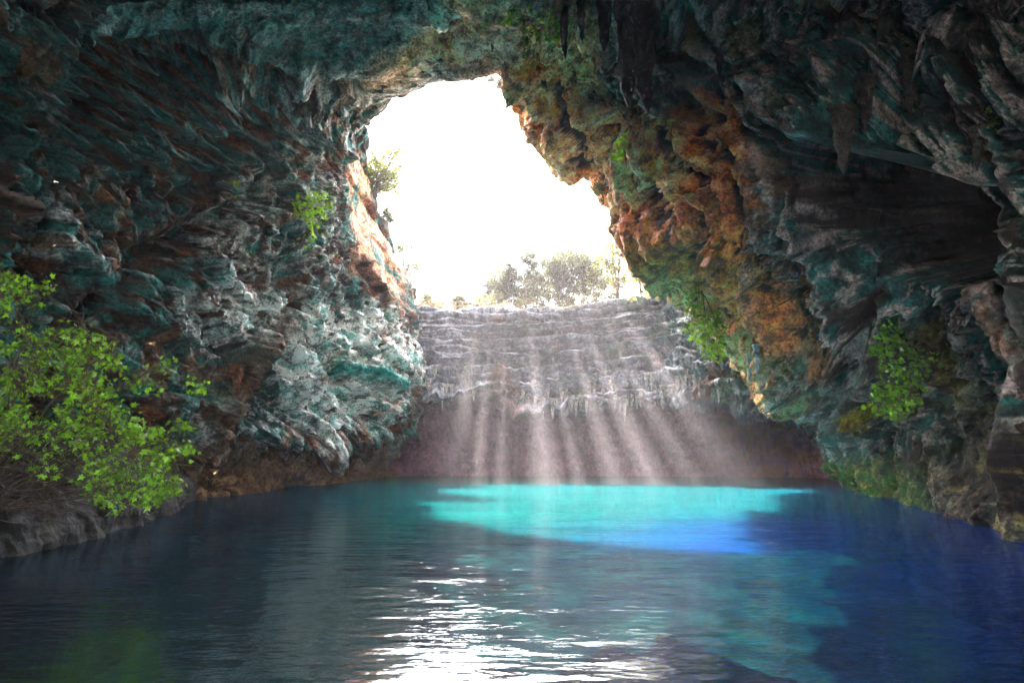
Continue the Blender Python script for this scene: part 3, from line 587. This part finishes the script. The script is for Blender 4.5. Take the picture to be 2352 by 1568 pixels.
for k in range(150):
    x0, y0 = rs_.uniform(-60, 120), rs_.uniform(1040, 1180); D = rs_.uniform(12, 14.3); a = W(x0, y0, D); e = W(x0 + rs_.uniform(30, 280), min(y0 + rs_.uniform(-140, 90), 1190), D + rs_.uniform(-.8, .8))
    s = np.linspace(0, 1, 10)[:, None]; qv = a + (e - a) * s; qv[:, 2] += (np.sin(s * math.pi) * rs_.uniform(-.25, .35))[:, 0]; qv += np.cumsum(rs_.normal(size=(10, 3)), 0) * .03; qv[:, 2] = np.maximum(qv[:, 2], .05)
    tw.tube(qv, np.linspace(.013, .004, 10), 4, (.06, .042, .034))
tw.build('bare_twigs', BARK, bush, origin=org)
def wallplant(x, y, poly, n, size, col, label, cat, kind='fig', name='wall_plant', seed=1, mains=6, droop=.7, tuft=3, off=.5, rtw=.01, Dd=.9, spread=.8):
    p, nr = hit(x, y); D = p[1] - off; pts = region(poly, D - Dd, D + .25, max(n // tuft, 6), seed)
    return shrub(name, p, pts, n, size, col, label, cat, kind, mains, droop, None, tuft, seed, rtw=rtw, spread=spread)
wallplant(2110, 900, [(2012, 740), (2055, 705), (2110, 690), (2150, 655), (2170, 690), (2165, 740), (2190, 770), (2180, 830), (2130, 850), (2120, 920), (2060, 965), (2005, 950), (2000, 905), (2025, 850), (2002, 800)], 1100, .135, C(.18, .38, .02),
          'fig shrub with big lime leaves growing from the dark right wall', 'shrub', 'round', 'fig_bush', 31, 9, .25, 3, 2.2, .013, .9, .5)
wallplant(700, 470, [(678, 455), (755, 432), (768, 470), (742, 510), (718, 545), (700, 578), (682, 560), (676, 500)], 460, .22, C(.22, .42, .02), 'lime green shrub hanging from the left wall beside the salmon rock', 'shrub', 'fig', 'wall_plant', 32, 6, .8, 3, .5, .02)
wallplant(1610, 670, [(1580, 680), (1600, 640), (1615, 700), (1660, 730), (1665, 790), (1660, 825), (1630, 820), (1578, 760), (1580, 725)], 480, .21, C(.22, .36, .02), 'yellow green shrub hanging under the pale rib of the right wall', 'shrub', 'fig', 'wall_plant', 33, 6, .8, 3, .5, .02)
wallplant(1668, 860, [(1640, 860), (1700, 860), (1690, 900), (1670, 925), (1650, 900)], 110, .20, C(.05, .16, .03), 'dark green plant in the shade below the pale rib', 'shrub', 'fig', 'wall_plant', 34, 4, .8, 3, .4, .015)
wallplant(1450, 290, [(1415, 330), (1445, 285), (1468, 295), (1440, 335), (1418, 370), (1404, 365)], 130, .17, C(.15, .32, .015), 'bright green plant in the brown hollow of the right lip', 'shrub', 'fig', 'wall_plant', 35, 4, .8, 3, .35, .012)
wallplant(2285, 262, [(2262, 245), (2300, 240), (2304, 280), (2280, 296), (2262, 275)], 90, .075, C(.16, .32, .03), 'small round leaved plant on the wall at the far right', 'shrub', 'round', 'wall_plant', 36, 3, .4, 3, .15, .006, .25)
wallplant(535, 425, [(525, 410), (545, 415), (548, 440), (532, 462), (524, 440)], 60, .16, C(.16, .20, .03), 'small olive tuft on the middle of the left wall', 'shrub', 'round', 'wall_plant', 37, 3, .9, 3, .2, .01, .3)
wallplant(1318, 905, [(1308, 895), (1330, 895), (1325, 920), (1312, 922)], 50, .2, C(.10, .20, .04), 'little green tuft hanging from the middle of the far overhang', 'shrub', 'round', 'wall_plant', 38, 3, .9, 3, .2, .01, .3)
# trailing vine over the opening corner
p, _ = hit(1215, 30); vine = thing('hanging_vine', p, 'trailing ivy like vine hanging down the tan rock at the top of the picture', 'vine')
mb = MB(); LV = []
for k, (x, y0, y1) in enumerate([(1205, 25, 160), (1212, 20, 120), (1222, 28, 150), (1236, 30, 95), (1250, 34, 80), (1262, 36, 120), (1275, 30, 130), (1180, 30, 56), (1168, 34, 50), (1285, 60, 85)]):
    q_ = []
    for y in np.linspace(y0, y1, 8):
        h_, _n = hit(x + 4 * math.sin(y * .09 + k), y); q_.append(h_ - [0, .22, 0])
    q_ = np.array(q_); mb.tube(q_, .012, 3, (.12, .07, .04)); r_ = np.repeat(q_, 4, 0); LV.append(r_ + rng.normal(size=r_.shape) * .11)
mb.build('stem', BARK, vine, origin=p); V, Fa, cc = leaves(np.concatenate(LV), .17, C(.17, .32, .02), 'fig', .8, 4); mb = MB(); mb.add(V, Fa, cc); mb.build('foliage', LEAF, vine, origin=p, smooth=False)

# ------------------------------------------------------------------ trees above the opening
def tree(name, base, h, spread, nl, size, col, label, cat='tree', group=None, lean=(0, 0), seed=0, low=.35, trunk=.09, stems=1):
    rs = np.random.default_rng(seed); base = np.array(base, float); t = thing(name, base, label, cat, group); tb2 = MB(); tips = []
    for s_ in range(stems):
        top = base + np.array([lean[0] + rs.normal() * .25 * spread, lean[1] + rs.normal() * .2 * spread, h * rs.uniform(.75, .95)])
        s = np.linspace(0, 1, 10)[:, None]; q = base + (top - base) * s + np.cumsum(rs.normal(size=(10, 3)) * [1, 1, .2], 0) * h * .018 * s; q[:, :2] -= (np.sin(s * math.pi) * np.array([lean]) * .25)
        tb2.tube(q, np.linspace(trunk, trunk * .25, 10), 6, (.13, .10, .09))
        for k in range(11):
            u = rs.uniform(low, .97); a = q[int(u * 9)]; th = rs.uniform(0, 2 * math.pi); L_ = spread * rs.uniform(.5, 1.0) * (1.15 - .55 * u)
            e = a + np.array([math.cos(th) * L_, math.sin(th) * L_, L_ * rs.uniform(.2, .8)]); s2_ = np.linspace(0, 1, 5)[:, None]; b_ = a + (e - a) * s2_ + rs.normal(size=3) * np.sin(s2_ * math.pi) * .1 * L_
            tb2.tube(b_, np.linspace(trunk * .4, trunk * .1, 5), 4, (.13, .10, .09))
            for m_ in range(4):
                e2 = b_[rs.integers(2, 5)] + rs.normal(size=3) * L_ * .33; tb2.tube(np.array([b_[2], (b_[2] + e2) / 2 + rs.normal(size=3) * .05, e2]), [trunk * .14, trunk * .1, trunk * .05], 3, (.13, .10, .09)); tips.append(e2)
    tips = np.array(tips); idx = rs.integers(0, len(tips), nl); w_ = rs.uniform(.3, 1, len(tips)) ; sig = spread * .19
    Pn_ = tips[idx] + rs.normal(size=(nl, 3)) * sig * w_[idx][:, None] * [1, 1, .8]
    tb2.build('trunk', BARK, t, origin=base); V, Fa, cc = leaves(Pn_, size, col, 'slim', .2, seed, (0, 0, 1), 1.2); mb = MB(); mb.add(V, Fa, cc); mb.build('crown', TREELEAF, t, origin=base, smooth=False)
    return t
OL = C(.032, .04, .012); YG = C(.06, .065, .014)
def topz(x, y):
    o = Vector((x, y, 60)); ok, loc, *_ = sc.ray_cast(DG, o, Vector((0, 0, -1))); return loc[2] if ok else 15.
def at_x(xd, D):            # foot of a tree that stands on the ground above the cliff
    X_ = W(xd, 700, D)[0]; return np.array([X_, D, topz(X_, D) - .15])
names_ = [(1055, 57, 2.2, .8, YG, 'slim bleached tree standing alone at the left of the far rim'), (1130, 57, 2.4, .9, YG, 'low pale tree left of the tall row on the far rim'), (1172, 56, 5.0, 1.3, OL, 'first tall thin tree at the left end of the row on the far rim'),
 (1207, 56, 6.2, 1.3, OL, 'tallest straight trunked tree in the left half of the far rim row'), (1240, 58, 5.4, 1.5, YG, 'bushy tree right of the tallest trunk on the far rim'), (1275, 56, 5.6, 1.5, OL, 'leaning slender tree in the middle of the far rim row'), (1305, 57, 6.0, 1.6, YG, 'airy pale tree in the middle of the far rim row'),
 (1340, 55, 4.8, 1.5, OL, 'forked tree right of the middle of the far rim row'), (1372, 56, 5.6, 1.6, YG, 'pale tree near the right end of the far rim row')]
for k, (xd, D, h, sp_, cl, lab) in enumerate(names_):
    tree('rim_tree', at_x(xd, D), h * 1.3, sp_ * 1.6, 7500, .15, cl, lab, 'tree', 'trees in a row on the far rim', (rng.normal() * .4, 0), 50 + k, .42, .075, 2 if k in (3, 5, 7) else 1)
for xd, D_, h_, w_, lab in [(975, 53.5, 2.6, 1.1, 'bright bushy tree beside the cliff corner at the left end of the far rim'), (1008, 55, 2.0, 1.0, 'low rounded tree on the far rim just left of the wire fence'), (1092, 56, 2.4, 1.1, 'small feathery tree behind the wire fence'), (1122, 55, 1.9, 1.2, 'wide low tree on the far rim right of the wire fence')]:
    tree('rim_tree', at_x(xd, D_), h_, w_, 3600, .13, YG * 1.2, lab, 'tree', None, (0, 0), int(xd), .1, .06, 2)
for k, xd in enumerate([1118, 1155, 1190, 1224, 1258, 1292, 1322, 1356, 1392]):
    tree('rim_tree', at_x(xd, 61 + (k % 3)), 5.4 + (k * 37 % 10) * .22 + (xd > 1150) * 1.4, 2.3, 4500, .17, YG if k % 2 else OL, 'hazy tree of the back row behind the far rim, %s from the left' % ORD[k], 'tree', 'hazy back row of trees behind the far rim', (rng.normal() * .4, 0), 150 + k, .3, .08, 1)
tree('rim_tree', at_x(1420, 53), 8.6, 2.8, 8000, .14, C(.17, .18, .05), 'large spreading tree at the right end of the far rim', 'tree', None, (-.6, 0), 71, .25, .14, 3)
tree('rim_tree', at_x(1475, 52), 7.4, 2.0, 5200, .14, YG, 'yellow leaved tree squeezed against the right rock lip', 'tree', None, (0, 0), 72, .1, .10, 2)
# curtain of creeper on the right lip
p = W(1462, 540, 33.5); cur = thing('hanging_creeper', p, 'pale yellow green curtain of creeper hanging from the brown lip to the far rim', 'creeper'); mb = MB(); LV = []
for k in range(46):
    x = 1440 + 52 * k / 46; a = W(x - 4, 505 + 1.3 * (x - 1440), 34 + rng.uniform(0, 1.5)); e = W(x + 6 + rng.normal() * 3, rng.uniform(600, 690), 36); s = np.linspace(0, 1, 14)[:, None]; q_ = a + (e - a) * s + rng.normal(size=(14, 3)) * .03
    mb.tube(q_, .008, 3, (.2, .17, .08)); r_ = np.repeat(q_, 9, 0); LV.append(r_ + rng.normal(size=r_.shape) * .09)
mb.build('stem', BARK, cur, origin=p); V, Fa, cc = leaves(np.concatenate(LV), .085, C(.34, .34, .10), 'slim', 1.0, 6, (0, -1, .2)); mb = MB(); mb.add(V, Fa, cc); mb.build('foliage', TREELEAF, cur, origin=p, smooth=False)
# trees rooted behind the left wall
tree('cliff_tree', W(862, 455, 46.5), 5.2, 2.3, 12000, .15, C(.10, .12, .014), 'leafy tree reaching into the sky beside the upper left edge of the opening', 'tree', None, (1.6, -.5), 81, .08, .15, 4)
tree('cliff_tree', W(880, 530, 48.6), 2.6, 1.0, 2600, .14, C(.05, .07, .02), 'dark drooping tree on the left edge of the opening, under the leafy one', 'tree', None, (.7, 0), 82, .1, .10, 2)
tree('cliff_tree', W(928, 650, 52), 4.6, 2.0, 5200, .14, C(.085, .10, .022), 'bright round tree on the left edge of the opening, above the cliff corner', 'tree', None, (.9, 0), 83, .15, .12, 2)
tree('cliff_tree', W(950, 705, 52), 2.2, 1.0, 1900, .13, C(.07, .08, .03), 'grey green bushy tree at the foot of the bright one by the cliff corner', 'tree', None, (.4, 0), 84, .05, .08, 2)
tree('cliff_tree', W(1385, 470, 33.5), 1.8, .8, 900, .11, C(.12, .15, .06), 'small tuft tree peeping past the edge of the brown right lip', 'tree', None, (-.35, 0), 85, .1, .05, 1)
# scrub along the rim
sr = random.Random(9); cnt_ = {}
for k in range(44):
    x = 955 + 535 * (k + sr.uniform(0, .9)) / 44; D = sr.uniform(51.9, 54.5); b_ = at_x(x, D); g_ = 'left' if x < 1150 else ('middle' if x < 1320 else 'right'); h = sr.uniform(.45, 1.0) * (1.5 if x > 1320 else 1); cnt_[g_] = cnt_.get(g_, -1) + 1
    pts = b_ + rng.normal(size=(22, 3)) * [h * .8, h * .5, h * .42] + [0, 0, h * .55]
    shrub('scrub', b_, pts, 240, .10, [C(.12, .09, .045), C(.10, .10, .035), C(.15, .08, .045)][k % 3], 'low dry scrub on the %s part of the far rim, %s from left' % (g_, ORD[cnt_[g_]]), 'scrub', 'slim', 5, .0, 'low dry scrub on the %s part of the far rim' % g_, 10, 200 + k, rtw=.012, face=(0, 0, 1), mat=TREELEAF)

# sagging wire fence on the rim
f0 = at_x(1040, 52.6); fence = thing('wire_fence', f0, 'thin wire fence with leaning posts on the left part of the far rim', 'fence'); tops = []
for k in range(7):
    a = at_x(1040 + 17 * k, 52.6 + .1 * (k % 2)); mb = MB(); e = a + [.05 * (k % 3 - 1), 0, 1.25]; mb.tube([a, (a + e) / 2, e], [.035, .033, .03], 6, (.20, .17, .14)); mb.build('post', BARK, fence, origin=f0); tops.append(e)
for hgt in (.08, .5):
    mb = MB()
    for a, e in zip(tops[:-1], tops[1:]): mb.tube([a - [0, 0, hgt], (a + e) / 2 - [0, 0, hgt + .05], e - [0, 0, hgt]], .012, 4, (.3, .28, .26))
    mb.build('wire', BARK, fence, origin=f0)
# boulders under the surface
for (x, y, r_, cc_, lab) in [(1790, 1500, 1.5, C(.42, .42, .36), 'pale boulder showing through the water at the lower right of centre'), (1500, 1440, 1.5, C(.10, .22, .05), 'green mossy boulder under the water left of the pale one'), (2290, 1530, 1.1, C(.12, .26, .04), 'green boulder under the blue water in the lower right corner')]:
    D = CAMH * F / (y - 1035); c0 = np.array([(x - CX) / F * D, D, -1.0]); th, ph = np.meshgrid(np.linspace(0, math.pi, 40), np.linspace(0, 2 * math.pi, 64)); V = np.stack([np.sin(th) * np.cos(ph), np.sin(th) * np.sin(ph), .55 * np.cos(th)], -1) * r_
    V = V * (1 + .28 * fbm(V + x, .9, 4, 7) + .18 * facet(V + x, 1.6, 5)[0])[..., None]; V[-1] = V[0]
    tag(link('boulder', mesh_np('boulder', V, grid_faces(64, 40), np.clip(cc_ * (1 + .6 * fbm(V + x, 2, 3, 5))[..., None], .01, .8)), ROCK), lab, 'boulder').location = c0
# ------------------------------------------------------------------ air: haze, and added mist cones shaped as sunbeams
def vol_mat(name, col, dens, an=.35):
    m, n, out = nodes(name); v = n.nodes.new('ShaderNodeVolumePrincipled'); v.inputs['Color'].default_value = (*col, 1); v.inputs['Density'].default_value = dens; v.inputs['Anisotropy'].default_value = an
    n.links.new(v.outputs[0], out.inputs['Volume']); return m
x0, x1, y0, y1, z0, z1 = -75, 75, -15, 118, -6.5, 46
hv = [(x, y, z) for x in (x0, x1) for y in (y0, y1) for z in (z0, z1)]
HZ = 1
if HZ:
    tag(link('haze', mesh_np('haze', np.array(hv, float), np.array([[0, 1, 3, 2], [4, 6, 7, 5], [0, 4, 5, 1], [2, 3, 7, 6], [0, 2, 6, 4], [1, 5, 7, 3]]), None, False), vol_mat('haze', (.96, .89, .97), .0006)), 'thin pale haze in the air of the cave', 'haze', kind='stuff')
BEAM_MIST = vol_mat('mist', (.99, .88, .96), .0054, .2)  # denser mist, added in cones to stand for sunbeams
SH = [(1030, 20), (1092, 13), (1150, 9), (1256, 21), (1330, 10), (1418, 18), (1500, 22), (1592, 17), (1706, 30)]
for k, (xb, wb) in enumerate([(x, w_ * g_) for x, w_ in SH for g_ in (.5, .95, 1.45, 2.1)]):
    xa = 1171 + (xb - 1171) * .50; wa = wb * .12; D = 42.
    a = W(xa, 730, 45.5); e = W(xb, 1093, 40.5); e[2] = .08; mb = MB(); s = np.linspace(0, 1, 6)[:, None]; q_ = a + (e - a) * s
    wd = np.linspace(wa, wb, 6) / F * D; th = np.linspace(0, 2 * math.pi, 20, endpoint=False)
    V = q_[:, None] + wd[:, None, None] * np.stack([np.cos(th), 1.4 * np.sin(th), 0 * th], -1)[None]; i = np.arange(120).reshape(6, 20); j = np.roll(i, -1, 1)
    Vf = V.reshape(-1, 3); Fq = np.stack([i[:-1], i[1:], j[1:], j[:-1]], -1).reshape(-1, 4)
    Vf = np.concatenate([Vf, [q_[0], q_[-1]]]); caps = np.concatenate([np.stack([i[0], j[0], np.full(20, 120), np.full(20, 120)], -1), np.stack([j[-1], i[-1], np.full(20, 121), np.full(20, 121)], -1)])
    me = bpy.data.meshes.new('light_shaft'); me.from_pydata(Vf.tolist(), [], [tuple(f) for f in Fq.tolist()] + [tuple(f[:3]) for f in caps.tolist()]); me.update()
    tag(link('light_shaft', me, BEAM_MIST), 'soft cone of added mist shaped as a sunbeam on the water before the dark hollow', 'light shaft', 'added mist cones shaped as sunbeams over the water', 'stuff')
